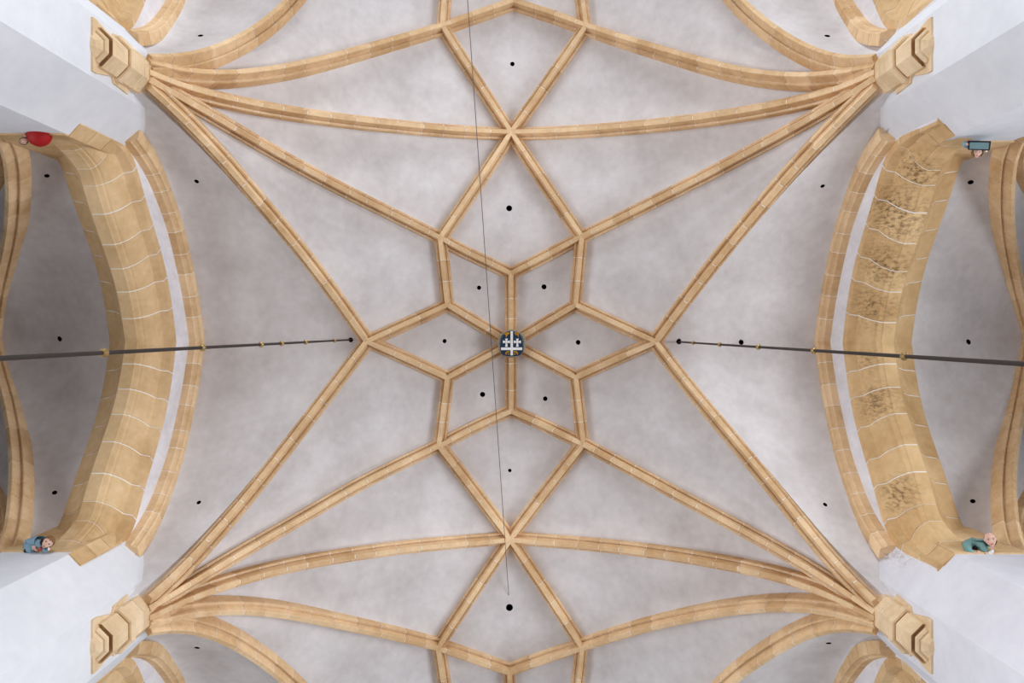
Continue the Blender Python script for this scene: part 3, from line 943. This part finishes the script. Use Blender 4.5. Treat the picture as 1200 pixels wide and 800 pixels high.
def hand(root, wrist, dirv, palm, L, curl=.7, thumb=1, mat=None):
    """palm with four unequal bent fingers and a side thumb"""
    d = np.array(dirv, float); d /= np.linalg.norm(d)
    p = np.array(palm, float); p -= d * p.dot(d); p /= np.linalg.norm(p)
    x = np.cross(d, p)
    J = [(wrist, .16 * L), (wrist + d * .28 * L, .21 * L), (wrist + d * .48 * L, .20 * L)]
    E = [(0, 1), (1, 2)]
    for i, (off, ln) in enumerate(((-.30, .40), (-.10, .48), (.10, .45), (.29, .36))):
        base = wrist + d * .46 * L + x * off * L
        a1 = base + (d * math.cos(curl * .5) + p * math.sin(curl * .5)) * ln * L * .5
        a2 = a1 + (d * math.cos(curl * 1.3) + p * math.sin(curl * 1.3)) * ln * L * .5
        k = len(J)
        J += [(base, .085 * L), (a1, .08 * L), (a2, .06 * L)]
        E += [(2, k), (k, k + 1), (k + 1, k + 2)]
    k = len(J)
    t0 = wrist + d * .2 * L + x * thumb * .2 * L; t1 = t0 + (d * .6 + x * thumb * .7 + p * .3) * .2 * L; t2 = t1 + (d * .85 + x * thumb * .2 + p * .35) * .2 * L
    J += [(t0, .1 * L), (t1, .085 * L), (t2, .065 * L)]; E += [(1, k), (k, k + 1), (k + 1, k + 2)]
    return skin_body('hand', J, E, mat or M_FLESH, root, 1)

def U(u, v, Z): return up(W(u, v, Z))
DN = np.array([0, 0, -1.0])

# bald man in teal, lying along the ledge with his chin on his hand
r = empty('ledge_figure', (0, 0, 0)); tag(r, 'carved bald man in teal tunic leaning over the white pier ledge, chin on hand', 'statue')
hc = U(1160.6, 632.2, 10.0)
J = [(U(1147, 639, 10.16), .078), (U(1139, 638, 10.20), .085), (U(1133.5, 639, 10.14), .062), (U(1134.5, 646.5, 10.02), .047), (U(1143, 647.8, 9.98), .034),
     (U(1153, 638, 10.14), .06), (U(1157, 636, 10.10), .036), (U(1152.5, 643.5, 10.02), .05), (U(1157.5, 648.2, 9.99), .034), (U(1131.5, 642, 10.42), .09), (U(1131, 641, 10.62), .08)]
skin_body('tunic', J, [(0, 1), (1, 2), (2, 3), (3, 4), (0, 5), (5, 6), (5, 7), (7, 8), (1, 9), (9, 10)], M_TEAL, r)
for u, v in ((1148.7, 641.5), (1151.5, 638.6)): ball('button', U(u, v, 10.06), .012, M_BLACK, r, None, 8, 6)
ball('belt', U(1142, 642.8, 10.12), (.028, .05, .05), M_BLACK, r)
head(r, hc, (-.45, -.12, -1), (-.15, -1, .2), .088, M_HAIRB, bald=True)
skin_body('neck', [(U(1158.5, 636.5, 10.1), .035), (hc + np.array([0, .03, .04]), .034)], [(0, 1)], M_FLESH, r, 1)
hand(r, U(1143, 648, 9.98), (1, .02, .0), (0, .3, 1), .09, .5, -1)
skin_body('sleeve', [(U(1157, 648.6, 9.99), .03), (U(1162.5, 647, 9.97), .026), (U(1163.3, 643.5, 9.95), .022)], [(0, 1), (1, 2)], M_WHITEP, r, 1)
hand(r, U(1163.3, 643.5, 9.95), (-.1, -1, .0), (-.3, 0, .9), .085, .7, 1)
skin_body('cloth_bundle', [(U(1150, 648.6, 10.0), .03), (U(1156, 648, 9.98), .028)], [(0, 1)], M_HAIRB, r, 1)

# crouching figure in pale blue with brown hair
r = empty('ledge_figure', (0, 0, 0)); tag(r, 'carved crouching figure in pale blue with brown hair, hands clasped on the pier ledge', 'statue')
hc = U(56.2, 635.4, 9.98)
J = [(U(44, 636, 10.16), .085), (U(37.5, 637.5, 10.18), .092), (U(34.5, 643, 10.08), .06), (U(37, 646, 10.0), .04),
     (U(49, 634.5, 10.10), .058), (U(47, 639.5, 10.0), .043), (U(43.5, 640.5, 9.97), .032), (U(52.5, 635, 10.06), .034), (U(33, 640, 10.4), .08),
     (U(50, 643.5, 10.02), .04), (U(55, 645.2, 9.98), .03)]
skin_body('tunic', J, [(0, 1), (1, 2), (2, 3), (0, 4), (4, 5), (5, 6), (4, 7), (1, 8), (4, 9), (9, 10)], M_BLUE, r)
ball('collar', U(50.8, 634.8, 10.03), (.035, .05, .05), M_HAIRD, r)
head(r, hc, (.30, -.02, -1), (.75, -.75, .2), .080, M_HAIRB)
hand(r, U(38.2, 638.8, 9.98), (.45, .8, -.1), (.7, -.3, .5), .11, .6, 1)
hand(r, U(43, 643.6, 9.97), (1, -.25, 0), (0, .3, 1), .085, .9, -1, M_ROSE)
skin_body('cuff', [(U(56.8, 641, 9.96), .012), (U(57.6, 645, 9.96), .014)], [(0, 1)], M_WHITEP, r, 1)
skin_body('shoe', [(U(27.6, 645.6, 10.04), .022), (U(30.5, 645, 10.04), .03), (U(33, 644.6, 10.06), .03)], [(0, 1), (1, 2)], M_HAIRD, r, 1)

# figure in red, seen from beneath
r = empty('ledge_figure', (0, 0, 0)); tag(r, 'carved figure in a rounded red robe with dark hair, under the clean arch', 'statue')
o = ball('robe', U(46.2, 158.6, 9.88), (.148, .140, .12), M_RED, r, None, 28, 18)
for v in o.data.vertices:               # soft hanging folds round the hem
    d = v.co - Vector(U(46.2, 158.6, 9.88)); k = 1 + .035 * math.sin(9 * math.atan2(d.y, d.x)) * max(0, -d.z / .2 + .4)
    v.co.x += d.x * (k - 1); v.co.y += d.y * (k - 1)
hc = U(28.2, 165.0, 9.86)
skin_body('neck', [(U(34, 163, 9.88), .04), (hc, .036)], [(0, 1)], M_FLESH, r, 1)
head(r, hc, (.1, .45, -.9), (-.75, .3, .3), .052, M_HAIRD)
hand(r, U(30.5, 159.4, 9.84), (-.55, -.5, -.1), (0, .2, 1), .06, .5, 1)
skin_body('sleeve', [(U(35, 160.5, 9.86), .03), (U(30.5, 159.2, 9.84), .02)], [(0, 1)], M_HAIRD, r, 1)

# figure holding a plaque, face beneath it
r = empty('ledge_figure', (0, 0, 0)); tag(r, 'carved figure with brown hair holding a black-edged teal plaque, under the stained arch', 'statue')
def quad_slab(name, uv, Z, th, mat, grow=0.0):
    c = np.mean([U(u, v, Z) for u, v in uv], 0)
    P_ = [c + (U(u, v, Z) - c) * (1 + grow) for u, v in uv]
    V = [p for p in P_] + [p + np.array([0, 0, th]) for p in P_]
    return mesh_obj(name, V, [(3, 2, 1, 0), (4, 5, 6, 7), (0, 1, 5, 4), (1, 2, 6, 5), (2, 3, 7, 6), (3, 0, 4, 7)], mat, r)
PQ = [(1137, 166.8), (1159.2, 167), (1158.4, 174.8), (1136.6, 174.2)]
fb = quad_slab('plaque_frame', [(1134.5, 164.6), (1161.5, 165.2), (1160, 176), (1135.5, 175.2)], 9.93, .02, M_BLACK)
quad_slab('plaque', PQ, 9.915, .03, M_SLATE)
J = [(U(1146, 172, 10.12), .06), (U(1140, 171, 10.08), .055), (U(1132.5, 169.5, 10.0), .045), (U(1128.5, 168, 9.97), .033), (U(1153, 171, 10.08), .055), (U(1159, 170, 10.0), .045), (U(1146, 170, 10.4), .08), (U(1145, 174.5, 10.06), .05)]
skin_body('tunic', J, [(0, 1), (1, 2), (2, 3), (0, 4), (4, 5), (0, 6), (0, 7)], M_BLUE, r)
hc = U(1145.2, 178.6, 10.0)
head(r, hc, (-.45, .42, -1), (0, -1, -.3), .066, M_HAIRB)
for du in (-5.6, 5.8): skin_body('hair_lock', [(U(1145.2 + du, 176.5, 10.02), .022), (U(1145.2 + du * .95, 180, 10.0), .022), (U(1145.2 + du * .6, 183, 10.0), .014)], [(0, 1), (1, 2)], M_HAIRB, r, 1)
skin_body('white_collar', [(U(1154, 177, 10.02), .016), (U(1156.5, 176.5, 10.04), .02)], [(0, 1)], M_WHITEP, r, 1)
hand(r, U(1131.5, 169.2, 9.95), (.6, .05, -.1), (0, 0, 1), .085, .5, 1)
hand(r, U(1160.5, 170, 9.95), (-.6, .05, -.1), (0, 0, 1), .085, .5, -1)
